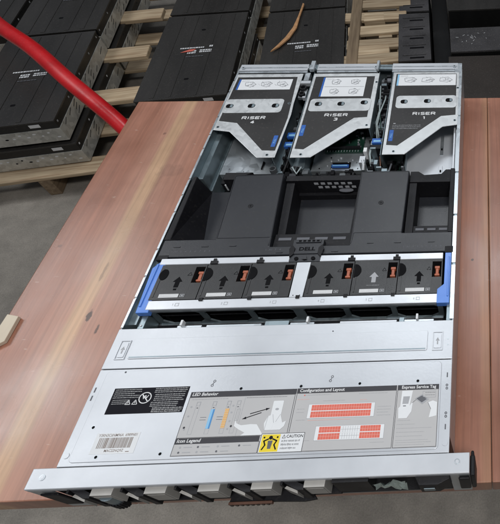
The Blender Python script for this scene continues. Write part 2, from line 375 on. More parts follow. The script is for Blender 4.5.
# --- front lip with ears
b=MB()
b.box(-241,241,0,21.5,-1.6,.2,'cover2'); b.box(-241,241,-.2,1.4,-9,-1.7,'cover2')
b.box(-241,-218,0,1.6,-86,-9.1,'steel'); b.box(218,241,0,1.6,-86,-9.1,'steel')
b.build('front_lip',sv,bevel=.7)
for x in (-227,227):
    b=MB(); b.disc(x,12,3.1,.2,.9,'steel',18); b.disc(x,12,2.0,.9,1.1,'cover',14); b.build('rivet',sv)

# --- front cover
cv=MB()
cv.box(-217.4,217.4,22.2,134.3,-2.2,-.2,'cover')
cv.box(-217.4,-215.9,22.2,134,-16,-2.3,'cover'); cv.box(215.9,217.4,22.2,134,-16,-2.3,'cover')
cv.box(-217.4,217.4,135.4,189.5,-2.2,0,'cover')
cv.box(-217.4,-215.9,135.4,189.5,-16,-2.3,'cover'); cv.box(215.9,217.4,135.4,189.5,-16,-2.3,'cover')
cv.box(-217,217,133.5,136.2,-4,-2.6,'dark')
cover=cv.build('top_cover',sv,bevel=.5)
cv=MB()
cv.rrect(-207,204.5,26,132,5,-.1,.7,'cover')
cv.build('raised_panel',cover,bevel=.45,seg=2)
cv=MB(); cv.rrect(-191,184.5,147.5,174.5,2,.1,1.2,'cover'); cv.box(-189,182.5,148.8,150.2,1.25,1.6,'steel_d'); cv.build('strip_panel',cover,bevel=.5)
for x0,x1 in ((-207,-194.5),(191,204.5)):
    cv=MB(); cv.frame(x0,x1,147,173,1.1,.05,1.1,'cover'); cv.rrect(x0+2,x1-2,150,170,1.5,.05,.9,'cover')
    xm=(x0+x1)/2
    cv.prism([(xm-2.6,160),(xm+2.6,160),(xm,164.5)],.95,1.1,'grey_l'); cv.box(xm-.8,xm+.8,155,159.5,.95,1.1,'grey_l')
    cv.build('cover_latch',cover,bevel=.25,seg=1)
cv=MB()
for x,y in ((-195,64),(-178,31),(-108,32),(-38,104.5),(34,105),(105,106),(176,107)):
    cv.cut(); cv.ring(x,y,1.7,2.3,.7,.9,'steel',14); cv.disc(x,y,1.7,.7,.85,'dark',14)
for x,y in ((-73.5,112),(69,113)):
    cv.cut(); cv.ring(x+1,y+3,1,1.7,.72,.9,'grey_t',10); cv.ring(x-.6,y-2.2,1,1.7,.72,.9,'grey_t',10); cv.line((x+.6,y+1.4),(x-.3,y-.6),.8,.72,.9,'grey_t')
for x,y,l in ((212,114,6),(212,51,6),(-213,109,6),(-213,99,6)): cv.cut(); cv.box(x-.7,x+.7,y-l/2,y+l/2,-.15,.15,'grey_t')
for x,y in ((212,101),(212,97),(212,67),(212,63)): cv.cut(); cv.ring(x,y,.7,1.6,-.15,.15,'grey_t',10)
cv.cut(); cv.disc(212,33,3.4,-.15,.5,'cover',18); cv.cut(); cv.disc(-212,34,3.2,-.15,.5,'cover',18); cv.cut(); cv.disc(211,163,1.2,.05,.4,'steel',10); cv.cut(); cv.disc(211,155,1.2,.05,.4,'steel',10)
cv.disc(-185,130,1.2,.7,.9,'grey_t',10); cv.disc(60,178,1,.1,.3,'grey_t',8)
cv.build('fixing_hole',cover)

def textlines(b,x0,x1,ytop,n,pitch,z,m,h=.55,seed=1):
    """rows of illegibly fine print as broken little dashes"""
    R=random.Random(seed)
    for i in range(n):
        y=ytop-i*pitch; x=x0; end=x1-(R.random()*.25*(x1-x0) if i%3==2 else 0)
        if h>3:
            while x<end:
                w=min(R.uniform(4,12),end-x); b.box(x,x+w,y-h/2,y+h/2,z,z+.08,m); x+=w+2
            continue
        lw=h*.62
        while x<end:
            for k in range(R.randint(2,8)):
                if x>end: break
                a=R.choice((-.5,-.5,-.5,-.75)); c=R.choice((.5,.5,.5,.85)); t=R.random()
                if t<.5: b.box(x,x+lw*.34,y+a*h,y+c*h,z,z+.06,m); b.box(x+lw*.34,x+lw*.8,y+.3*h,y+.5*h,z,z+.06,m)
                elif t<.8: b.box(x,x+lw*.75,y-.5*h,y-.28*h,z,z+.06,m); b.box(x,x+lw*.75,y+.25*h,y+.5*h,z,z+.06,m); b.box(x,x+lw*.3,y-.28*h,y+.25*h,z,z+.06,m)
                else: b.box(x+lw*.2,x+lw*.55,y-.5*h,y+c*h,z,z+.06,m)
                x+=lw*1.02
            x+=lw*.7

# regulatory label (black)
b=MB(); Z=.75
b.box(-189,-100,78.5,109.5,Z,Z+.15,'blackp'); z=Z+.2
textlines(b,-187,-156,107.5,5,2.4,z,'white_t',.8,3); textlines(b,-186,-166,95,3,2.2,z,'white_t',.7,4)
textlines(b,-140,-102,107.8,3,2.2,z,'white_t',.9,5); textlines(b,-138,-103,100.5,4,2.3,z,'white_t',.9,6); textlines(b,-140,-108,91,3,2.2,z,'white_t',.9,7)
textlines(b,-136,-101.5,84.2,3,2.1,z,'white_t',1.1,8)
b.ring(-149,97,6.2,7.3,z,z+.1,'white_t',28,.95)
b.line((-153.5,101.5),(-144.5,92.5),1.1,z,z+.1,'white_t'); b.text('W',7,-149,97.5,z+.15,'white_t','CENTER',bold=.1)
for cx in (-167,-159): 
    b.line((cx-3,89.6),(cx,95),.7,z,z+.1,'white_t'); b.line((cx+3,89.6),(cx,95),.7,z,z+.1,'white_t'); b.line((cx-3,89.6),(cx+3,89.6),.7,z,z+.1,'white_t'); b.box(cx-.4,cx+.4,91,93,z,z+.1,'white_t')
b.build('regulatory_label',cover)['label']='black label with small white print and a round mark'
# barcode label
b=MB(); b.box(-187,-138.5,34,57,Z,Z+.15,'white'); z=Z+.2
b.text('Y3RN3C6NM96A  6989N01',4.3,-162.5,54.3,z,'barc','CENTER',sx=.86,bold=.06)
R=random.Random(5); x=-182
while x<-145:
    w=R.choice((.45,.45,.8,1.2)); b.box(x,x+w,40.2,51.6,z,z+.08,'barc'); x+=w+R.choice((.45,.5,.9))
b.text('MAC22NQ9Z',4.0,-172,37.4,z,'barc','LEFT',sx=.9,bold=.06); b.box(-148,-144,35.6,36.4,z,z+.08,'barc')
b.build('barcode_label',cover)['label']='white barcode label'
# service label
b=MB(); Z=.75; z=Z+.2; q=z+.12
b.box(-96,202.5,28.5,102,Z,Z+.15,'lab')
# headers
b.box(-96,30.2,95.6,102,z,z+.08,'hdr'); b.box(30.8,151,96.4,102.2,z,z+.08,'hdr'); b.box(152.2,202.5,96.4,102.2,z,z+.08,'hdr')
b.box(-96,-1,42,48,z,z+.08,'hdr')
b.text('LED Behavior',5.4,-94,98.8,q,'white_t',bold=.12,shear=.15); b.text('Icon Legend',5.4,-94,45,q,'white_t',bold=.12,shear=.15)
b.text('Configuration and Layout',5.2,34,99.2,q,'white_t',bold=.12); b.text('Express Service Tag',5.2,157,99.2,q,'white_t',bold=.12)
# frames
b.frame(-96,29.4,48.2,95.5,.5,z,z+.08,'hdr'); b.frame(-96,0,28.8,42,.5,z,z+.08,'hdr')
b.frame(31,151.2,28.8,96.3,.5,z,z+.08,'hdr'); b.frame(152.2,202.4,28.8,96.3,.5,z,z+.08,'hdr')
# LED panel: four indicator strips
textlines(b,-92,-50,92.7,1,2,z,'grey_l',.8,11); textlines(b,-28,20,92.9,1,2,z,'grey_t',.7,12)
for x,cc in ((-83,None),(-64,'blue'),(-47,'oran'),(-35.5,None)):
    b.frame(x-2.4,x+2.4,52,90,.35,z,z+.06,'grey_l'); b.frame(x-2.0,x+2.0,85,89.6,.3,q,q+.06,'grey_l')
    b.box(x-.9,x+.9,82,83,q,q+.06,'grey_t')
for xx,yy in ((-90.5,84),(-90.5,73),(-90.5,58),(-41.5,84),(-41.5,76),(-41,66),(-41,57)): b.disc(xx,yy,1.1,q,q+.06,'grey_l',8)
b.box(-66.4,-61.6,58,80.5,q,q+.06,'lblue_p'); b.box(-63.4,-61.8,58,80.5,q+.1,q+.15,'blue_p')
b.box(-49.4,-44.8,58,80.5,q,q+.06,'oran_p'); 
for k in range(11): b.box(-49.4,-44.8,58.5+2*k,59.1+2*k,q+.1,q+.15,'tan_p')
for xx in (-75,-56): b.box(xx-1,xx+6,71,71.5,z,z+.06,'grey_t'); b.box(xx-1,xx+6,68,68.5,z,z+.06,'grey_t')
b.disc(-91,60,1.3,q,q+.06,'hdr',8); b.disc(-37.5,60,1.3,q,q+.06,'hdr',8)
b.line((-29.5,49),(-29.5,94),.4,z,z+.06,'grey_l')
# arrows
def arrow(b,p,r,z,m,w=.9,h=3):
    d=(Vector(r)-Vector(p)).normalized(); n=Vector((-d.y,d.x)); e=Vector(r)-d*h*1.6
    b.line(p,tuple(e),w,z,z+.06,m); b.prism([tuple(Vector(r)),tuple(e+n*h*.5),tuple(e-n*h*.5)],z,z+.06,m)
arrow(b,(-19,73.5),(3,79.5),q,'blackp'); arrow(b,(-6,74.5),(-27,67.5),q,'blackp')
# hands / phone drawings
b.prism([(-34,68),(-32,63),(-26,60.5),(-15,61.5),(-8,61),(0,51),(2,48.8),(-24,48.8),(-20,52),(-28,56),(-34,60)],q,q+.06,'white')
b.frame(-35.5,-31.5,66,80,.3,q,q+.06,'grey_l')
b.rrect(5.5,17.5,54,88,1,q,q+.06,'white'); b.prism([(2,54),(0,62),(3,70),(8,72),(11,62),(10,54)],q+.08,q+.14,'white'); b.prism([(17,72),(21,62),(25,64),(24,58),(20,54),(12,54),(13,63)],q+.08,q+.14,'white')
b.line((2,54),(3,70),.4,q+.16,q+.2,'grey_l'); b.line((11,62),(8,72),.4,q+.16,q+.2,'grey_l'); b.line((13,63),(17,72),.4,q+.16,q+.2,'grey_l'); b.disc(11.5,78,2.2,q+.16,q+.2,'grey_l',8,1.4)
# icon legend rows
for i,x in enumerate((-88,-68,-46,-22)):
    for j,y in enumerate((38,32.5)):
        if i==3 and j: continue
        b.disc(x,y,1.2,q,q+.06,'grey_t' if (i+j)%2 else 'grey_l',8); b.box(x+4,x+13,y-.4,y+.4,q,q+.06,'grey_l')
# caution block
b.box(.5,50,28.6,50,z+.05,z+.2,'white'); b.frame(.5,50,28.6,50,.5,z+.25,z+.33,'hdr')
b.box(2,22.5,29.8,48.8,z+.25,z+.33,'yellow'); k=z+.4
for sgn in (-1,1):
    cx=12.2
    b.line((cx+sgn*2,44),(cx+sgn*7.6,41.5),1.5,k,k+.06,'blackp'); b.line((cx+sgn*7.4,42),(cx+sgn*5,37),1.5,k,k+.06,'blackp'); b.line((cx+sgn*5,37.5),(cx+sgn*8,32),1.5,k,k+.06,'blackp')
    b.disc(cx+sgn*7.5,45.6,1.1,k,k+.06,'blackp',8)
b.prism([(9.5,42),(15,42),(14,33),(10.4,33)],k,k+.06,'grey_t'); b.disc(12.2,45.2,2.2,k,k+.06,'blackp',10)
b.text('CAUTION',4.6,29.5,46,k,'blackp',sx=.92,bold=.05); b.line((25,44.3),(26.8,48),.4,k,k+.06,'blackp'); b.line((28.6,44.3),(26.8,48),.4,k,k+.06,'blackp'); b.line((25,44.3),(28.6,44.3),.4,k,k+.06,'blackp')
textlines(b,25,45,41,3,4.0,k,'grey_t',1.6,14)
# configuration panel
textlines(b,40,72,93.5,1,2,z,'grey_l',.8,15); textlines(b,106,140,93.5,1,2,z,'grey_l',.8,16); b.box(40,41.4,92.8,94.2,q,q+.06,'red_p')
textlines(b,33,47,88.5,1,2,z,'pink_p',.8,17); textlines(b,64,90,86,1,2,z,'grey_l',.6,18); textlines(b,108,116,86,1,2,z,'pink_p',.8,19)
def grid(b,x0,x1,y0,y1,nx,m,ml):
    b.box(x0,x1,y0,y1,q,q+.06,m)
    for i in range(1,nx): b.box(x0+(x1-x0)*i/nx-.15,x0+(x1-x0)*i/nx+.15,y0,y1,q+.1,q+.14,ml)
    ym=(y0+y1)/2; b.box(x0,x1,ym-.5,ym+.5,q+.18,q+.22,'white')
    for j in (.25,.75): b.box(x0,x1,y0+(y1-y0)*j-.15,y0+(y1-y0)*j+.15,q+.18,q+.22,ml)
b.box(48,127,65.5,82.5,z,z+.08,'white'); b.frame(48,127,65.5,82.5,.35,q,q+.05,'grey_l'); grid(b,52,122.5,66.6,81.3,24,'red_p','pink_p')
b.box(61,141,40,56.5,z,z+.08,'white'); b.frame(61,141,40,56.5,.35,q,q+.05,'grey_l'); grid(b,65.5,90,41,55.4,8,'red_p','pink_p'); grid(b,113,136.5,41,55.4,8,'red_p','pink_p'); grid(b,90.4,112.6,41,55.4,8,'white','grey_l')
textlines(b,36,47,64,1,2,z,'grey_l',.7,20); textlines(b,130,146,77,4,3.4,z,'grey_l',.6,21); textlines(b,46,56,40.5,1,2,z,'grey_l',.7,22); b.box(50,100,63.2,63.6,q,q+.05,'pink_p')
textlines(b,35,44,77,2,4,z,'grey_l',.6,23); textlines(b,126,142,36,1,2,z,'grey_l',.5,24)
# express service tag panel
b.prism([(158,95),(171,95),(168,74),(157,72)],q,q+.06,'white'); b.prism([(155,74),(160,79),(168,76),(172,82),(171,70),(166,62),(156,62)],q+.08,q+.14,'white')
b.prism([(160,88),(168,88),(166.5,79),(159.5,79)],q+.16,q+.2,'grey_l'); b.box(160.5,164,76,77,q+.16,q+.2,'grey_t')
b.prism([(174,85),(182,90),(191,84),(183,78)],q,q+.06,'grey_l'); b.prism([(176,85),(182,88.4),(188.5,84),(182.6,80)],q+.1,q+.14,'grey_t')
b.frame(183,199,86,94,.35,q,q+.06,'grey_l'); textlines(b,186,198,92,2,3,q,'grey_t',.6,25)
b.prism([(190,80),(196,82),(201,80),(201,64),(192,62),(194,72)],q,q+.06,'white'); b.line((171,80),(176,84),.4,q+.1,q+.14,'grey_t'); b.line((194,72),(190,80),.4,q+.1,q+.14,'grey_t')
for i,(yy,xe) in enumerate(((59.5,170),(55,176),(50.5,196),(46,188),(41.5,185),(37,192),(34.5,196),(32,188))): textlines(b,155,xe,yy,1,2,z,'grey_l',.6,30+i)
b.build('service_label',cover)['label']='grey service instruction label with yellow caution square'

# --- front face: drive bays under the lip
b=MB()
b.box(-217,217,30,34,-85,-3,'black'); b.box(-217,217,2,30,-85.2,-82,'black'); b.box(88,128,-4,29,-50,-4,'black')
b.box(-218,-207,2,40,-82,-2.4,'black'); b.box(206,217.5,2,40,-82,-2.4,'black')
b.build('drive_cage',sv)
bays=[-200+57.5*i for i in range(7)]
for i,x in enumerate(bays):
    if i in (5,6): continue
    b=MB()
    b.box(x+1,x+56,-3,28,-66,-60,'black'); b.box(x+1,x+3.5,-4,28,-59.5,-6,'black')
    b.prism([(x+4,-1),(x+20,-9),(x+27,-9),(x+27,-4),(x+10,3)],-52,-8,'black')
    b.box(x+27,x+50,-7,10,-40,-7,'plate'); b.box(x+29,x+48,-7.6,-7.1,-38,-12,'plate')
    b.prism([(x+6,-3),(x+19,-8.2),(x+20,-11.5),(x+4,-5.5)],-38,-14,'plate')
    b.build('drive_carrier',sv,bevel=.8)['label']='black drive carrier with grey lever'
b=MB()
for i in range(14):
    a=2*PI*i/14; b.box(-160+8*math.cos(a)-1,-160+8*math.cos(a)+1,-8+3.5*math.sin(a)-.8,-8+3.5*math.sin(a)+.8,-52,-36,'black')
b.disc(-160,-7,7,-48,-16,'steel_d',20,4); b.build('round_connector',sv)
# crumpled foil + latch + hanging strip
b=MB(); R=random.Random(3); nx,nz=9,5; vs=[]
for j in range(nz):
    for i in range(nx): vs.append((132+4.6*i,-5+R.uniform(-4,3),-8-7*j+R.uniform(-2,2)))
b.raw(vs,[(j*nx+i,j*nx+i+1,(j+1)*nx+i+1,(j+1)*nx+i) for j in range(nz-1) for i in range(nx-1)],'crumple')
b.build('foil_tab',sv)['label']='crumpled silvery foil tab under the front lip'
b=MB(); b.prism([(176,4),(184,-9),(205,-9),(218,-3),(218,3)],-44,-10,'black'); b.box(188,201,-10.5,-9.1,-32,-22,'steel_d'); b.build('ear_latch',sv,bevel=2)
b=MB(); b.box(241.3,247,-2,20,-66,-4,'black'); b.box(241.3,245,20.2,30,-70,-24,'black'); b.box(228,241,-4,-.5,-60,-12,'black'); b.build('ear_handle',sv,bevel=2)
b=MB(); b.box(-232,-212,-3,-.6,-62,-14,'black'); b.build('ear_handle',sv,bevel=2)
b=MB(); R=random.Random(8)
b.box(-42,8,-12,-9,-62,-55,'brass')
for i in range(8): b.box(-40+6*i,-37+6*i,-13,-12.1,-60.5,-56.5,'boxbrown')
b.prism([(-44,-8.9),(10,-8.9),(44,-10),(58,-8),(50,2),(-42,2)],-66,-61,'black'); b.build('edge_strip',sv,bevel=.5)

# --- trench between cover and fans
b=MB()
b.box(-204,206,190,215,-82,-78,'dark')
b.box(-190,200,203,209,-62,-30,'black'); 
for x0,x1 in ((-150,-118),(-112,-40),(-2,30),(64,140),(150,190)):
    b.box(x0,x1,190.3,197,-13,-9,'steel' if x0!=64 else 'cover'); 
b.box(-38,-6,191,203,-16,-14,'steel_d'); b.box(142,149,191,203,-16,-14,'steel_d'); b.box(-205,-150,191,200,-22,-20,'steel_d')
for x in (-145,20,166): b.box(x,x+3,195,203,-12,-4,'white')
b.box(-204,-196,192,282,-40,-12,'steel_d'); 
for x,y in ((-200,200),(-199,224),(-201,262)): b.disc(x,y,1.5,-11.9,-11,'cover',8)
b.build('backplane',sv,bevel=.4,seg=1)

# --- fan cage: front wall with openings + bars
b=MB()
pit=64.7; fx=[-191+pit*i for i in range(7)]
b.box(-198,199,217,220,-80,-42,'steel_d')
b.box(-198,199,217,220,-8.6,-5,'steel')
for i,x in enumerate(fx):
    w=5 if i!=3 else 11
    b.box(x-w/2-1,x+w/2+1,217.1,219.9,-42,-8.6,'steel_d' )
for i in range(6):
    x0,x1=fx[i]+3.6,fx[i+1]-3.6
    if i==2:x1-=3
    if i==3:x0+=3
    # chamfered corners of the opening
    for a,c in ((x0,1),(x1,-1)):
        b.yprism([(a,-42),(a+c*11,-42),(a,-33)],217.2,219.8,'steel_d'); b.yprism([(a,-8.6),(a+c*5,-8.6),(a,-12)],217.2,219.8,'steel_d')
    b.box(x0,x1,228,229,-80,-9,'dark')
    b.box(x0+1,x1-1,221,222,-26,-25,'black')
b.box(-198,199,215.6,216.8,-46,-42.5,'steel')
b.build('fan_cage',sv)
for y0,y1,segs,n in ((217,231,((-196,199),),'front_bar'),(289,299.5,((-203,-22),(22,199)),'rear_bar')):
    for x0,x1 in segs:
        b=MB(); b.box(x0,x1,y0+.0,y1,-4,-.2,'cover2')
        o=b.build(n,sv,bevel=.8)
        b=MB()
        for x in fx[1:-1]:
            if x0<x<x1: 
                b.cut()
                if n=='rear_bar': b.box(x-5,x+5,y0-1,y0+4,-.1,1.6,'black'); b.box(x-2,x+2,y0+4,y0+8,-.1,1.4,'black')
                else: b.box(x-2.5,x+2.5,y1-2.5,y1+2,-.1,1.4,'black')
        if n=='front_bar':
            for k,x in enumerate(fx[:-1]):
                b.cut(); b.text('%d'%(k+1),4.5,x+pit/2-3,224,-.05,'grey_l','CENTER'); b.frame(x+pit/2,x+pit/2+5,221.7,226.2,.5,-.1,.0,'grey_l')
        b.build('bar_mark',o)
b=MB(); b.prism([(-9,231.3),(9,231.3),(10,288),(-9.5,288)],-3,-.6,'cover2'); b.disc(-4,234,.8,-.5,-.3,'dark',8); b.disc(5,234,.8,-.5,-.3,'dark',8); b.build('centre_bar',sv,bevel=.6)
# fans
fan_x=[(-197,-134.6),(-133.6,-73),(-72,-10.2),(10.8,72.6),(73.6,136),(137,199)]
for i,(x0,x1) in enumerate(fan_x):
    b=MB(); zt=0
    cxr=x1-8    # tab recess at right end
    # body with recess: left block, around recess
    b.box(x0,cxr-6.5,231.6,288,-78,zt,'fan'); b.box(cxr-6.5,x1,231.6,258,-78,zt,'fan'); b.box(cxr-6.5,x1,284,288,-78,zt,'fan'); b.box(cxr+6.5,x1,258.01,283.99,-78,zt,'fan')
    b.box(cxr-6.5,cxr+6.5,258,284,-78,-12,'dark')
    if i in (2,5): pass
    b.box(x0+3,x0+5,236,282,zt,zt+.5,'fan')
    # dark finger hole to the left end (right of the neighbour's tab)
    if i!=0: b.disc(x0+.6,271,10,zt+.05,zt+.8,'dark',16,11,-PI/2,PI/2)
    else: b.disc(x0+7,272,6,zt+.05,zt+.6,'dark',16,9)
    # moulded triangle
    tx=x0+43; ty=272
    for p,q_ in (((-3,-2),(3,-2)),((3,-2),(0,3)),((0,3),(-3,-2))): b.line((tx+p[0],ty+p[1]),(tx+q_[0],ty+q_[1]),.5,zt+.05,zt+.25,'dark')
    o=b.build('fan_module',sv,bevel=.7)
    b=MB(); am='dark' if i!=4 else 'grey_l'
    ax=(x0+x1)/2-1.5; b.prism([(ax-3,251),(ax+3,251),(ax+3,260),(ax+6.5,260),(ax,268),(ax-6.5,260),(ax-3,260)],zt+.1,zt+.35,am)
    if am=='dark': b.prism([(ax-2,246.5),(ax+2,246.5),(ax+2,249),(ax-2,249)],zt+.1,zt+.35,am)
    else: textlines(b,ax-9,ax+9,246.5,1,2,zt+.1,'grey_l',1,60)
    b.build('direction_arrow',o)
    b=MB(); b.box(x0+12,x0+38,235,240.5,zt+.1,zt+.4,'white_t'); textlines(b,x0+13,x0+37,239,2,2.4,zt+.45,'grey_l',.6,70+i); b.frame(x0+40,x0+46,235.5,240,.6,zt+.1,zt+.35,'grey_l'); b.box(x0+41.5,x0+44.5,237,238.6,zt+.1,zt+.35,'grey_l')
    b.build('fan_label',o)
    b=MB(); b.box(cxr-2.2,cxr+2.2,264,278,-11,-5,'orange'); b.box(cxr-3.6,cxr+3.6,275,279,-10,-4.2,'orange'); b.box(cxr-3.6,cxr+3.6,263,266,-10,-4.2,'orange')
    b.build('release_tab',o,bevel=.6)
# blue latches
b=MB(); b.prism([(-211,284),(-201,297),(-195,297),(-193,240),(-190.5,213),(-207,213)],-10,-.5,'blue'); b.box(-206,-203,222,290,-.4,1.2,'blue'); b.build('cage_latch',sv,bevel=1.2)
b=MB(); b.prism([(202,299),(211,299),(210.5,216),(193,216),(193,238),(202,246)],-10,.2,'blue'); b.box(206.5,209,226,292,.3,1.6,'blue'); b.build('cage_latch',sv,bevel=1.2)
b=MB(); b.box(-212,-196,298,306,-8,-1,'black'); b.cut(); b.box(201,213,300,311,-8,0,'black'); b.build('latch_hinge',sv,bevel=.6)

# --- air shroud
b=MB(); T=-1.5
# front apron
b.prism([(-212,302.5),(211,302.5),(211,338.5),(135,338.5),(136,466),(57,466),(60,318),(-56,318),(-68,464),(-146,462),(-139,333.5),(-212,333.5)],-50,T,'shroud')
# wells: floors
b.prism([(-212,333.6),(-139,333.6),(-146,462),(-212,462)],-60,-42,'shroud')
b.prism([(-56,318.1),(60,318.1),(57,455),(-67,455)],-66,-52,'shroud')
b.box(136,210,338.6,446,-62,-46,'shroud')
# left wedge
b.raw([(-213,333.7,T),(-205,333.7,T),(-176,333.7,-41.9),(-213,333.7,-41.9),(-211,461,T),(-206,461,T),(-199,461,-41.9),(-213,461,-41.9)],[(0,1,2,3)[::-1],(4,5,6,7),(1,0,4,5)[::-1],(2,1,5,6)[::-1]],'black')
b.build('air_shroud',sv,bevel=1.3,seg=3)
b=MB()
# inner ledge of middle well, raised sill and slots
b.box(-56,59,318.6,346,-51.9,-10,'black')
for k in range(4): b.box(-50+27*k,-31+27*k,334,339,-9.9,-9.2,'grey_t')
b.prism([(-55.5,346.2),(-44,346.2),(-52,455),(-65,455)],-51.9,-14,'black'); b.box(51,57.5,346.2,455,-51.9,-20,'black')
b.box(-66,57,455.1,466,-66,-10,'black'); b.box(-66,57,449,455,-51.9,-40,'black')
for j in range(2):
    for k in range(6): b.box(-22+11*k+5*j,-15+11*k+5*j,455.0-.6,455.0,-20-9*j,-15-9*j,'grey_l')
b.disc(28,452,12,-33,-31,'grey_t',16,4)
b.cut()
# right well frame
b.box(137,149,339,446,-45.9,-10,'black'); b.box(149.2,210,339,358,-45.9,-12,'black')
for k in range(3): b.box(153+18*k,166+18*k,349,353.5,-11.9,-11.2,'grey_t')
b.box(201,210,358.2,446,-45.9,-22,'black'); b.cut(); b.prism([(137,446.2),(210,446.2),(210,474),(195,474),(188,464),(160,462),(150,470),(137,470)],-60,-8,'black')
b.box(204,211,338.7,470,-20,-1,'black')
b.cut()
# left well slots
for k in range(4): b.box(-196+14*k,-186+14*k,338,342,-41.9,-40.9,'grey_t')
b.box(-205,-142,334,346,-41.9,-38,'black')
b.cut(); b.prism([(-170,462.2),(-140,462.2),(-140,470),(-125,478),(-170,478)],-45,-12,'black')
b.build('shroud_frame',sv,bevel=.8)
b=MB(); z=T+.02
for P in ([(-137,335),(-59,335),(-59,320),(-57.6,320),(-69,462.5),(-144.5,460.5)],[(61.5,320),(63,340),(133.6,340),(134.6,464.6),(58.6,464.6)]):
    b.cut()
    for k in range(len(P)): b.line(P[k],P[(k+1)%len(P)],1.1,z,z+.6+.01*k,'shroud')
b.build('shroud_bead',sv,bevel=.2,seg=1)
b=MB()
for x in (-190,-150,-110,-40,40,90,130,180): b.cut(); b.rrect(x-5,x+5,319.5,321.5,.6,z,z+.7,'shroud') if abs(x)>60 else b.rrect(x-5,x+5,306,308,.6,z,z+.7,'shroud')
b.build('shroud_rib',sv)
b=MB(); z=T+.15
for x,y in ((-104,396),(97,398)):
    b.cut(); b.ring(x,y,2.8,4.2,z,z+.15,'black',16); b.box(x-.9,x+.9,y-3.5,y+3.5,z,z+.2,'black'); b.box(x-3.4,x+3.4,y-.6,y+.6,z,z+.2,'black')
for x0,n in ((-195,9),(-60,4),(76,0),(140,9)):
    b.cut()
    for k in range(n): 
        b.text('%d'%(k+1) if k!=1 else 'A1',4.6,x0+6.8*k,312,z,'grey_t','CENTER')
for x0,x1 in ((142,200),): textlines(b,x0,x1,307.5,1,2,z,'grey_t',.6,81)
b.build('shroud_mark',sv)
b=MB(); b.box(-22,22,289,328,-10,-.2,'shroud'); b.box(-24,24,302,306,-8,1.2,'shroud'); b.box(-18,18,322,327,-.1,1.5,'shroud')
for k in range(5): b.box(-14+6.5*k,-10+6.5*k,323,326,1.55,1.8,'dark')
b.prism([(-22,296),(-17,302),(-17,312),(-22,318),(-25,310)],-.1,2,'black'); b.prism([(22,296),(17,302),(17,312),(22,318),(25,310)],-.1,2,'black')
b.text('DELL',8.5,0,311,.05,'dark','CENTER',sx=1.25,bold=.3)
for x in (-12,0,12): b.disc(x,294,3,-.1,1.2,'dark',10)
b.prism([(-4,292),(4,292),(0,300)],1.3,1.8,'shroud')
o=b.build('shroud_catch',sv,bevel=.4); o['label']='small black catch lettered DELL at the middle of the shroud'

# --- motherboard and parts behind the shroud
b=MB(); b.box(-140,200,468,745,-80,-78,'pcb'); R=random.Random(11)
for k in range(240):
    x=R.uniform(-130,190); y=R.uniform(472,735); w=R.uniform(2,14); h=R.uniform(2,14); t=R.uniform(1,9)
    b.box(x,x+w,y,y+h,-77.9,-78+t+k*.01,R.choice(('chip','dark','black','grey_t','pcb','steel_d')))
b.build('circuit_board',sv)
b=MB(); R=random.Random(12)
def clutter(x0,x1,y0,y1,z0,z1,n,seed):
    R=random.Random(seed)
    b.cut()
    for k in range(n):
        w=R.uniform(3,12);h=R.uniform(3,12);x=R.uniform(x0,x1-w);y=R.uniform(y0,y1-h);z=R.uniform(z0,z1)
        b.box(x,x+w,y,y+h,-77,z,R.choice(('dark','black','dark','chip','black','shroud','steel_d')))
clutter(-92,-70,470,735,-55,-22,55,1); clutter(-70,-36,468,500,-40,-16,14,2); clutter(54,84,470,740,-50,-16,75,3); clutter(84,124,468,510,-45,-18,30,4); clutter(-120,-92,470,500,-60,-40,10,5)
clutter(-36,54,488,512,-60,-40,22,6); clutter(58,84,560,740,-30,-10,40,7)
b.build('connector_bank',sv,bevel=.4,seg=1)
# power supply / left bright box
b=MB(); b.box(-200,-112,503,735,-78,-43,'steel'); b.box(-196,-114,506,730,-42.9,-42.3,'steel')
b.box(-131,-129,512,530,-42.2,-40,'dark'); b.disc(-186,515,1.5,-42.2,-41.8,'grey_t',8); b.disc(-160,508,1.2,-42.2,-41.8,'grey_t',8)
b.box(-196,-150,488,502.5,-74,-50,'black'); b.box(-190,-186,486,488,-66,-52,'white'); b.box(-178,-172,484,488,-64,-56,'chip'); b.box(-170,-160,485,488,-66,-52,'steel_d')
b.build('power_supply',sv,bevel=.7)
b=MB(); b.prism([(-110,500),(-96,488),(-90,498),(-92,560),(-110,560)],-70,-30,'steel_d'); b.prism([(-70,496),(-58,490),(-50,500),(-52,545),(-70,545)],-66,-26,'steel_d')
b.ring(-100,494,4,6,-30,-20,'chip',18); b.ring(-63,492,4,6,-28,-18,'chip',18)
b.build('cable_bracket',sv,bevel=1)
# riser cages under plates: side walls
b=MB()
b.box(-97,-95.6,500,735,-70,-3,'steel_d'); b.cut(); b.box(-71,-69.6,500,735,-70,-3,'steel_d'); b.cut(); b.box(55,56.4,570,735,-70,-3,'steel_d'); b.cut(); b.box(82,83.4,505,735,-70,-3,'steel_d')
b.cut(); b.box(-94,-72,700,708,-10,-2,'cover'); b.box(-90,-76,665,690,-14,-8,'steel'); b.ring(-84,690,4,7,-8,-3,'black',16); b.ring(-83,672,3,6,-8,-3,'black',16)
b.box(-80,-74,660,664,-12,-4,'cover'); b.box(-88,-78,712,735,-12,-4,'steel')
b.build('riser_wall',sv,bevel=.4,seg=1)
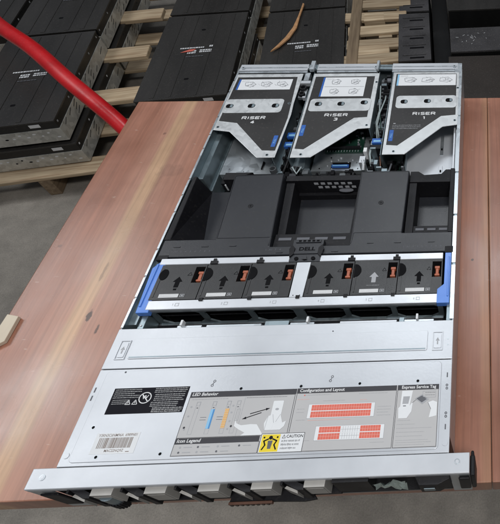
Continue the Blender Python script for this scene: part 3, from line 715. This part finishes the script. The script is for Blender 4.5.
# mid tray with blue handle
b=MB(); b.box(-48,54,516,600,-52,-50,'steel'); b.box(-48,54,513,515.5,-60,-49,'steel'); b.box(-14,20,519,534,-49.9,-49.2,'dark')
R=random.Random(4)
for k in range(30): x=R.uniform(-42,48);y=R.uniform(518,596); b.disc(x,y,R.uniform(.8,1.8),-49.9,-48.8,R.choice(('cover','dark','grey_t')),8)
b.box(-30,38,556,640,-49.9,-46,'pcb'); b.box(-28,34,562,564.5,-45.9,-38,'black')
for k in range(40):
    x=R.uniform(-28,34);y=R.uniform(567,632);w=R.uniform(1,6);h=R.uniform(1,5); b.box(x,x+w,y,y+h,-45.9,-45+R.uniform(.2,2.5)+.01*k,R.choice(('chip','black','grey_t','dark','cover')))
for k in range(12): b.box(-26+5*k,-25+5*k,557,561,-45.9,-45.3,'cover')
b.box(40,50,514,530,-48,-30,'cover'); b.box(46,52,535,545,-49,-24,'white'); b.tube([(46,520,-30),(48,512,-34),(47,505,-40)],3,'cover')
o=b.build('expansion_tray',sv,bevel=.5)
b=MB(); b.box(-12,18,519.5,525,-49,-45,'blue_d'); b.box(-10,16,520.5,523,-44.9,-44,'lblue_p'); b.build('tray_handle',o,bevel=.8)
# right tray
b=MB(); b.box(118,208,480,735,-52,-50,'cover'); b.box(205,208,480,735,-49.9,-14,'cover'); b.box(118,120,480,600,-49.9,-38,'steel_d')
b.box(178,184,500,520,-49.9,-47,'cover'); b.box(179.5,182.5,503,509,-46.9,-46.5,'dark'); b.box(179.5,182.5,560,566,-49.9,-49,'dark'); b.box(178,184,548,600,-49.9,-49,'steel')
b.disc(160,486,2,-49.9,-49,'dark',10)
b.build('side_tray',sv,bevel=.6)
# cables in the gaps
b=MB()
b.cut(); b.tube([(62,735,-20),(60,700,-12),(64,660,-9),(66,630,-12),(63,600,-14),(68,560,-22)],1.3,'cable'); b.cut(); b.tube([(70,700,-24),(73,660,-12),(68,620,-9),(66,590,-12),(72,560,-26)],1.3,'cable')
b.cut(); b.tube([(64,640,-14),(70,610,-9),(74,580,-14)],1,'pcb'); b.cut(); b.tube([(60,560,-20),(58,530,-26),(64,500,-30)],1.8,'cable'); b.cut(); b.tube([(-86,560,-20),(-80,520,-24),(-84,490,-28)],2,'black')
b.cut(); b.tube([(78,520,-22),(80,500,-26),(79,480,-30)],1.4,'brass'); b.cut(); b.tube([(100,500,-20),(96,485,-24),(104,475,-30)],1.6,'grey_t'); b.cut(); b.tube([(-64,490,-14),(-56,478,-18),(-50,492,-16)],1.6,'cable')
b.build('signal_cable',sv,smooth=True)
for x0,x1,y in ((-92,-73,574),(-92,-73,550),(60,80,556)):
    b=MB(); b.box(x0,x1,y-6,y+6,-24,-18,'blue_d'); b.box(x0+3,x1-4,y-4,y+.5,-17.9,-17,'lblue_p'); b.build('blue_catch',sv,bevel=.8)
b=MB(); b.box(58,82,538,548,-40,-20,'black'); b.cut(); b.box(59,81,640,700,-36,-18,'black'); 
for k in range(5): b.box(60,80,645+11*k,651+11*k,-17.9,-16,'dark'); b.box(62,66,652+11*k,655+11*k,-17.9,-15,'chip')
b.cut(); b.box(60,66,714,722,-16,-12,'chip'); b.cut(); b.box(70,78,716,726,-16,-12,'grey_t')
b.build('cable_connector',sv,bevel=.5,seg=1)

# --- risers
GL={'R':[((0,0),(0,1)),((0,1),(.8,1)),((.8,1),(.95,.85)),((.95,.85),(.95,.62)),((.95,.62),(.8,.48)),((.8,.48),(0,.48)),((.5,.48),(.98,0))],
 'I':[((.15,0),(.15,1))],'S':[((.95,.95),(.15,.95)),((.15,.95),(.03,.75)),((.03,.75),(.15,.53)),((.15,.53),(.82,.5)),((.82,.5),(.95,.27)),((.95,.27),(.82,.05)),((.82,.05),(0,.05))],
 'E':[((0,0),(0,1)),((0,.95),(.95,.95)),((0,.5),(.85,.5)),((0,.05),(.95,.05))],
 '4':[((.62,0),(.62,1)),((.62,1),(0,.3)),((0,.3),(.95,.3))],'3':[((0,.95),(.8,.95)),((.8,.95),(.9,.75)),((.9,.75),(.78,.53)),((.3,.53),(.78,.53)),((.78,.53),(.92,.28)),((.92,.28),(.8,.05)),((.8,.05),(0,.05))],'1':[((.5,0),(.5,1)),((.5,1),(.2,.78))]}
def strokes(f,t,x,y,h,wd,z,m,lw=1.7):
    adv=[(wd*.3 if c=='I' else wd)+lw*1.35 for c in t]; tot=sum(adv)-lw*1.35; cx=x-tot/2; k=0
    for c,a in zip(t,adv):
        for p,q in GL[c]:
            f.line((cx+p[0]*wd,y-h/2+p[1]*h),(cx+q[0]*wd,y-h/2+q[1]*h),lw,z+k*.004,z+.06+k*.004,m); k+=1
        cx+=a
def riser(outl, black, band, sheet, holes, textpos, num, blue, screws, stripe_m):
    b=MB(); b.prism(outl,-2.4,-.9,'riser')
    # folded side walls
    o=b.build('riser',sv,bevel=.7)
    f=MB(); f.prism(black,-.88,-.7,'film'); f.build('riser_film',o)
    # band: raised plate
    f=MB(); x0,x1,y0,y1=band; f.rrect(x0,x1,y0,y1,7,-.68,.1,'riser')
    for hx,hy in holes:
        f.rrect(hx-6.5,hx+6.5,hy-5.5,hy+5.5,4.5,.12,.3,'dark'); f.box(hx+1,hx+5.5,hy-4,hy+4,.32,.7,'steel_d')
    f.build('riser_band',o,bevel=.4)
    f=MB(); x0,x1,y0,y1=sheet; f.box(x0,x1,y0,y1,-.68,-.55,'white'); f.box(x0,x0+3.4,y0,y1,-.5,-.42,stripe_m)
    R=random.Random(num); zz=-.48
    w=x1-x0; h=y1-y0
    rows=2 if h>40 else 1
    for r_ in range(rows):
        for c_ in range(2 if rows==2 else 3):
            cx=x0+8+(w-10)*(c_+.5)/(2 if rows==2 else 3); cy=y0+h*(r_+.5)/rows
            a=w/9; 
            P=[(cx-a*R.uniform(.7,1),cy-6*R.uniform(.3,1)),(cx+a*.2,cy-8),(cx+a,cy+R.uniform(-2,3)),(cx+a*.3,cy+8),(cx-a*.9,cy+5)]
            for i in range(5): f.line(P[i],P[(i+1)%5],.6,zz,zz+.06,'grey_t')
            f.line(P[0],P[2],.5,zz,zz+.06,'grey_l'); f.line(P[1],P[3],.4,zz,zz+.06,'grey_l'); f.line((cx-a*.4,cy-3),(cx+a*.5,cy+3),1.1,zz,zz+.06,'grey_l')
            for _ in range(9):
                px=cx+R.uniform(-a,a*.8); py=cy+R.uniform(-6,6); an=R.choice((.35,2.4,1.5,0)); ll=R.uniform(2,7); f.line((px,py),(px+ll*math.cos(an),py+ll*math.sin(an)),.45,zz,zz+.06,R.choice(('grey_t','grey_l')))
            f.ring(cx+a*.6,cy-5,1.2,1.8,zz,zz+.06,'grey_t',10)
        if rows==2: f.box(x0+6,x1-2,y0+h/2-.25,y0+h/2+.25,zz,zz+.06,'grey_l')
    textlines(f,x0+6,x0+20,y1-4,2,3,zz,'grey_l',.8,num)
    f.build('instruction_sheet',o)
    f=MB(); tx,ty=textpos; strokes(f,'RISER',tx,ty,6.6,7.2,-.6,'white_t'); strokes(f,str(num),tx+1,ty-11.5,6.6,6.4,-.6,'white_t')
    if num==1: textlines(f,97,146,ty-31,3,4.2,-.6,'grey_l',1.5,90); f.box(98,102,ty-27,ty-25,-.6,-.5,'grey_l')
    f.build('riser_lettering',o)
    f=MB(); x,y=blue; f.rrect(x-3.6,x+3.6,y-14,y+14,1.2,-.68,-.45,'blue_d'); f.text('PULL',5,x+.4,y,-.4,'lblue_p','CENTER',rot=PI/2); f.build('blue_tag',o)
    f=MB()
    for x,y in screws: f.cut(); f.disc(x,y,2.6,-.88,-.6,'steel_d',14); f.disc(x,y,1.5,-.58,-.4,'dark',10)
    f.build('riser_screw',o)
    return o
o=riser([(-219+4,728),(-90,728),(-90,640),(-88,610),(-92,501),(-122,501),(-185,566),(-214.5,571)],
      [(-211,718),(-99,718),(-92,600),(-95,517),(-117,518),(-178,588),(-211,594)],
      (-213,-108,614,652),(-206,-106,680,711),((-203,633),(-164,633),(-121,633)),(-152,601),4,(-101,540),((-208,578),(-106,507),(-98,640)),'blue_d')
o['label']='metal riser lettered RISER 4 at the left'
o=riser([(-69,728),(57,728),(58,571),(36,569),(-33,500),(-67,500)],
      [(-64,718),(49,718),(49,600),(26,598),(-48,519),(-63,521)],
      (-60,51,616,651),(-48,34,658,715),((-44,636),(-3,636),(39,639)),(-7,606),3,(-59,566),((51,578),(-50,507),(54,700)),'blue_d')
o['label']='metal riser lettered RISER 3 in the middle'
o=riser([(84,730),(213.5,730),(213.5,577),(186,572),(124,504),(86,504)],
      [(90,724),(207,724),(208,603),(182,600),(110,525),(91,527)],
      (97,209,622,657),(93,206,688,722),((112,640),(155,641),(195,643)),(151,607),1,(97,550),((207,588),(105,511),(210,680)),'lblue_p')
o['label']='metal riser lettered RISER 1 at the right'

# ================================================================= BACKGROUND STACKS
UW,UL=.345,.60
def unit_mesh():
    u=empty('rack_unit')
    b=MB(); W,L=UW*1000,UL*1000
    b.box(-W,0,0,L,92,98,'boxtop')
    for x in (-W*.82,-W*.64,-W*.36,-W*.18): b.box(x-9,x+9,12,L-12,98,99.4,'boxtop')
    b.rrect(-W*.5-9,-W*.5+9,L*.79-6,L*.79+6,5,98.1,98.5,'dark'); b.rrect(-W*.5-11,-W*.5+7,L*.2-6,L*.2+6,5,98.1,98.5,'dark')
    b.build('lid',u,bevel=1.5)
    b=MB(); b.box(-W+2,-2,2,L-2,60,91.9,'boxband'); 
    for i in range(6): b.disc(0,0,.1,66,66.1,'boxband',3)
    for y in (20,L*.27,L*.52,L*.76,L-22):
        b.raw([(-1.9,y-4,84),(-1.9,y+4,84),(-1.9,y+4,76),(-1.9,y-4,76)],[(0,3,2,1),(0,1,2,3)],'white_t')
    b.build('band',u)
    b=MB(); b.box(-W,0,0,L,0,59.9,'boxzinc')
    R=random.Random(2)
    for y in [L*k/11 for k in range(1,11)]:
        for z in (16,34,50):
            if R.random()<.72: 
                l=R.uniform(14,21); b.raw([(.6,y-l,z-1.5-6),(.6,y+l,z-1.5+6),(.6,y+l,z+1.5+6),(.6,y-l,z+1.5-6)],[(0,1,2,3)],'dark')
    for x in [-W*k/14 for k in range(1,14)]:
        z=R.choice((20,32,44)); w=R.uniform(3,7)
        b.yprism([(x+w*math.cos(t*PI/4),z+3*math.sin(t*PI/4)) for t in range(8)],-.9,-.2,'white_t' if R.random()<.7 else 'dark')
    b.build('tray',u,bevel=1)
    b=MB(); b.box(-W*.22-18,-W*.22+18,.6,1.6,72,86,'white_t'); b.build('sticker',u)
    b=MB(); zz=99.6
    textlines(b,-W*.70,-W*.42,L*.56,1,11,zz,'white_t',8,3); textlines(b,-W*.36,-W*.32,L*.57,1,11,zz,'white_t',12,3); textlines(b,-W*.60,-W*.50,L*.52,2,13,zz,'white_t',9,9); textlines(b,-W*.46,-W*.32,L*.525,2,12,zz,'white_t',8,19); textlines(b,-W*.6,-W*.4,L*.455,1,8,zz,'grey_t',4,5)
    b.build('lid_print',u)
    return u
proto=unit_mesh()
kids=[]
def place_unit(x,y,z,rz,label,first=[True],brown=False):
    if first[0]: u=proto; first[0]=False
    else: u=copy_tree(proto)
    u.location=(x,y,z); u.rotation_euler=(0,0,rz)
    tag(u,label,'server','black servers stacked on pallets behind the table')
    return u
PL=.0      # floor
zt=ZT-.73-.1       # base height of upper layer
zl=ZT-.85-.1+.005  # base of lower layer
r1=math.radians(10.0)
def off(x,y,dx,dy,r): return x+dx*math.cos(r)-dy*math.sin(r), y+dx*math.sin(r)+dy*math.cos(r)
ax,ay=-1.364,1.441
place_unit(ax,ay,zt,r1,'upper black server nearest the red rail, left stack front')
bx,by=off(ax,ay,.0,.615,r1); place_unit(bx,by,zt,r1,'upper black server behind the one crossed by the red rail')
place_unit(*off(ax,ay,.012,-.005,r1),zl,r1,'lower black server with sticker at the front foot of the left stack')
place_unit(*off(ax,ay,.012,.612,r1),zl,r1,'lower black server under the rear of the left stack')
cx_,cy_=off(ax,ay,-.375,.63,r1); place_unit(cx_,cy_,zt,r1,'upper black server at the far left corner')
r2=math.radians(7)
c0=(-.772,1.585)
place_unit(*c0,zt,r2,'black server in the middle, lid label with a red corner')
place_unit(*off(*c0,0,.615,r2),zt,r2,'black server just behind the middle one')
place_unit(*off(*c0,0,.0,r2),zl,r2,'lower black server directly under the middle one')
r3=math.radians(8)
e0=(-.322,1.62)
place_unit(*e0,zt,r3,'black server with a brown wood splinter lying on its lid')
place_unit(*off(*e0,0,.0,r3),zl,r3,'lower black server under the one with the splinter')
u=place_unit(*off(*e0,0,.615,r3),zt,r3,'brownish black server behind the one with the splinter')
h0=(.03,1.80); r4=math.radians(5)
# red corner mark on the middle lid
b=MB(); b.prism([(-1.042,1.857),(-.995,1.868),(-.985,1.885),(-1.012,1.880)],ZT-.7288,ZT-.7284,'red_p')
rm=b.build('red_mark',scale=1)
rm.parent=[o for o in bpy.data.objects if o.get('label')=='black server in the middle, lid label with a red corner'][0]
bpy.context.view_layer.update(); rm.matrix_parent_inverse=rm.parent.matrix_world.inverted()

# right side dark crates (finned lids)
def fin_unit(x,y,z,rz,W,L,H,label,nf=3,scr=False,m='boxtop'):
    u=empty('equipment_case',(x,y,z),rz); tag(u,label,'equipment case','dark cases behind the right of the table')
    b=MB(); W*=1000;L*=1000;H*=1000
    b.box(0,W,0,L,0,H-8,'boxband'); b.build('case_body',u,bevel=2)
    b=MB(); b.box(-2,W+2,-2,L+2,H-7.9,H,m)
    for k in range(nf):
        y0=L*(k+.5)/nf; b.box(W*.12,W*.86,y0-3,y0+3,H+.1,H+3,m); b.box(W*.35,W*.8,y0-26,y0-16,H+.1,H+1.2,'dark')
    if scr:
        R=random.Random(6)
        for k in range(46):
            px=R.uniform(.05,.95)*W; py=R.uniform(.2,.8)*L; a=R.uniform(0,6.3); l=R.uniform(3,16)
            b.line((px,py),(px+l*math.cos(a),py+l*math.sin(a)),1.6,H+.1,H+.3,'white_t')
    b.build('case_lid',u,bevel=1.5)
    return u
fin_unit(-.115,1.79,0.02,r4,.135,.36,ZT-.73-.02,'narrow dark case with ridged lid right of the pine pallet',5,m='boxgrey')
fin_unit(-.15,2.19,0.02,r4,.135,.5,ZT-.74-.02,'narrow dark ridged case farther behind the pine pallet',5,m='boxgrey')
fin_unit(.115,1.24,0.0,math.radians(2),.7,.605,ZT-.75,'wide dark brown case nearest the right rear table corner',0,m='boxbrown')
fin_unit(.105,1.86,0.0,math.radians(4),.7,.175,ZT-.735,'dark case with pale scratches on its lid',0,True,m='boxgrey')
fin_unit(.08,2.20,0.0,math.radians(4),.9,.5,ZT-.74,'dark case at the far right top of the picture',2)

fin_unit(.035,1.75,0.0,r4,.075,1.1,ZT-.86,'low black filler box added to darken the gap between ridged and wide cases',0,m='boxband')  # filler added so that the gap between the cases reads black
# pallets
def board(x,y,z,rz,l,w,t,label=None,parent=None,name='board',m='pine'):
    b=MB(); b.box(-l/2,l/2,-w/2,w/2,0,t,m); o=b.build(name,parent,bevel=.004,seg=2,scale=1); o.location=(x,y,z); o.rotation_euler=(0,0,rz); return o
def pallet(x,y,rz,W,L,label,zb=0,h=.1):
    p=empty('pallet',(x,y,zb),rz); tag(p,label,'pallet','wooden pallets under the stacks')
    n=7
    for i in range(n): board(0,-L/2+.045+(L-.09)*i/(n-1),h-.018,0,W,.09,.018,parent=p,name='deck_board')
    for sx in (-W/2+.03,0,W/2-.03): 
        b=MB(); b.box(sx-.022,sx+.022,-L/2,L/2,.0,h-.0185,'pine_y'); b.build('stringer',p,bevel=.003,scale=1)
    return p
pallet(-1.63,2.05,r1,1.0,1.42,'long pine pallet under the left stack')
pallet(-.95,2.15,r2,.44,1.3,'pine pallet under the middle stack')
# loose spacer boards between the layers of the left stack
for (x,y,l) in ((-1.42,2.40,.36),(-1.34,1.985,.36),(-1.29,1.645,.36)):
    pass
def plank(x,y,z,rz,l,w,t,label,group,m='pine',name='spacer_board'):
    o=board(x,y,z,rz,l,w,t,name=name,m=m); tag(o,label,'board',group); return o
for (xr,y,s) in ((-1.340,2.345,'farthest'),(-1.290,2.03,'middle'),(-1.21,1.73,'nearest')):
    l=.5; plank(xr-l/2*math.cos(r1),y-l/2*math.sin(r1),ZT-.83-.0235,r1,l,.088,.0225,
      'pale pine spacer board sticking out of the left stack, %s of three'%s,'spacer boards in the left stack')
# open pallet behind, pine
p=empty('pallet',(-.24,2.03,0),math.radians(6)); tag(p,'empty pine pallets stacked between the dark cases and the splinter server','pallet','wooden pallets under the stacks')
R=random.Random(21)
zb=0
for lev in range(3):
    z0=.02+lev*.105
    b=MB()
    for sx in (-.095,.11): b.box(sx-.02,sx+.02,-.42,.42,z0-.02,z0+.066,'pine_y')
    b.build('stringer',p,bevel=.003,scale=1)
    for i in range(8):
        y=-.38+.11*i+.03*lev; w=.066
        o=board(.01+R.uniform(-.015,.015),y,z0+.0665,R.uniform(-.03,.03),.27+R.uniform(-.03,.03),w,.018,parent=p,name='deck_board')
# tall beam with short blocks beside the splinter server
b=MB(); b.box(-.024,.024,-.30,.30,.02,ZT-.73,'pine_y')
o=b.build('timber_beam',scale=1,bevel=.004,loc=(-.335,2.03,0)); o.rotation_euler.z=math.radians(5)
tag(o,'rough brown timber beam on edge along the splinter server','timber')
for k,(x0,x1,y0,y1,z,lab) in enumerate(((-.31,-.215,2.11,2.175,-.735,'short orange tinted pine block, farthest'),(-.31,-.165,1.85,1.915,-.735,'short pale pine block nearest the server, on the pallet'),(-.30,-.10,1.985,2.06,-.80,'mid length pine block in the middle of the pallet'),(-.30,-.09,1.77,1.83,-.80,'lowest pine block beside the dark narrow case'))):
    b=MB(); b.box(-(x1-x0)/2,(x1-x0)/2,-(y1-y0)/2,(y1-y0)/2,-.04,0,'pine'); o=b.build('pine_block',scale=1,bevel=.004,loc=((x0+x1)/2,(y0+y1)/2,ZT+z)); o.rotation_euler.z=math.radians(7)
    tag(o,lab,'wood block','pine blocks on the empty pallet')
    b=MB(); b.box(-.03,.03,-.025,.025,-(ZT+z-.30)+.0,-.0405,'pine'); q_=b.build('block_foot',o,scale=1,bevel=.003)

# wood splinter on the lid
def P_(x,y): return (x*1000,y*1000)
pts=[(-.603,2.235),(-.594,2.225),(-.593,2.12),(-.588,2.03),(-.603,1.95),(-.633,1.885),(-.662,1.85),(-.645,1.89),(-.622,1.955),(-.606,2.03),(-.602,2.12)]
b=MB(); b.prism([(x,y) for x,y in pts],0,.008,'twig'); tag(b.build('wood_splinter',scale=1,bevel=.002,loc=(0,0,ZT-.7265)),'curved brown wood splinter lying on a black server lid','wood splinter')

# red tubular rail: an arch standing on the floor
ctrl=[(-.50,.80,.027),(-.58,.88,.17),(-.70,.99,.33),(-.80,1.085,.44),(-.901,1.180,.52),(-1.078,1.310,.60),(-1.238,1.445,.625),(-1.408,1.572,.632),(-1.62,1.76,.62),(-1.9,1.98,.54),(-2.1,2.14,.40),(-2.24,2.25,.22),(-2.32,2.32,.03)]
def catmull(P,n=6):
    P=[Vector(p) for p in P]; out=[]
    for i in range(len(P)-1):
        a=P[max(i-1,0)];b_=P[i];c=P[i+1];d=P[min(i+2,len(P)-1)]
        for k in range(n):
            t=k/n; out.append(.5*((2*b_)+(-a+c)*t+(2*a-5*b_+4*c-d)*t*t+(-a+3*b_-3*c+d)*t**3))
    out.append(P[-1]); return out
b=MB(); b.tube(catmull(ctrl,8),.0245,'redpaint',24); o=b.build('red_rail',scale=1,smooth=True)
tag(o,'glossy red curved tubular rail crossing in front of the left stack','rail')

# ================================================================= LIGHT
w=bpy.data.worlds.new('World'); SC.world=w; w.use_nodes=True; nt=w.node_tree; bg=nt.nodes['Background']
tc=nt.nodes.new('ShaderNodeTexCoord'); sp=nt.nodes.new('ShaderNodeSeparateXYZ'); nt.links.new(tc.outputs['Generated'],sp.inputs[0])
rp=nt.nodes.new('ShaderNodeValToRGB'); mr=nt.nodes.new('ShaderNodeMapRange'); mr.inputs[1].default_value=-1; mr.inputs[2].default_value=1
nt.links.new(sp.outputs[2],mr.inputs[0]); nt.links.new(mr.outputs[0],rp.inputs[0])
e=rp.color_ramp.elements; e[0].position=.4; e[0].color=(.10,.09,.08,1); e[1].position=1; e[1].color=(.62,.68,.78,1)
q=e.new(.62); q.color=(.20,.21,.23,1)
nt.links.new(rp.outputs[0],bg.inputs[0]); bg.inputs[1].default_value=.36
def area(name,loc,target,sx,sy,power,col):
    l=bpy.data.lights.new(name,'AREA'); l.shape='RECTANGLE'; l.size=sx; l.size_y=sy; l.energy=power; l.color=col
    o=bpy.data.objects.new(name,l); C.objects.link(o); o.location=loc
    o.rotation_euler=(Vector(target)-Vector(loc)).to_track_quat('-Z','Y').to_euler(); return o
area('ceiling_lamp',(.75,-.7,3.7),(0,.35,1),.9,.45,50,(1,.98,.95))
area('ceiling_lamp',(-.1,2.3,4.1),(0,.3,1),1.6,.5,29,(.93,.97,1))
area('ceiling_lamp',(-3.0,1.6,4.0),(-.3,.5,1),1.8,.9,44,(.98,.99,1))
# ================================================================= CAMERA
cd=bpy.data.cameras.new('camera'); cam=bpy.data.objects.new('camera',cd); C.objects.link(cam)
Rv=Vector((0.9989556,-0.04116636,0.01982502)); Uv=Vector((0.01973586,0.78008205,0.62536588)); Fv=Vector((0.04120918,0.62432149,-0.78007979))
m=Matrix((Rv,Uv,-Fv)).transposed().to_4x4(); m.translation=Vector((.27368,-.1493,.65196+ZT)); cam.matrix_world=m
cd.sensor_width=36; cd.lens=36*535.935/524; cd.shift_x=(250-515.577)/524; cd.shift_y=(212-262)/524
cd.clip_start=.02; cd.clip_end=100
SC.camera=cam
SC.view_settings.view_transform='Standard'; SC.view_settings.look='None'; SC.view_settings.exposure=.12; SC.view_settings.gamma=1
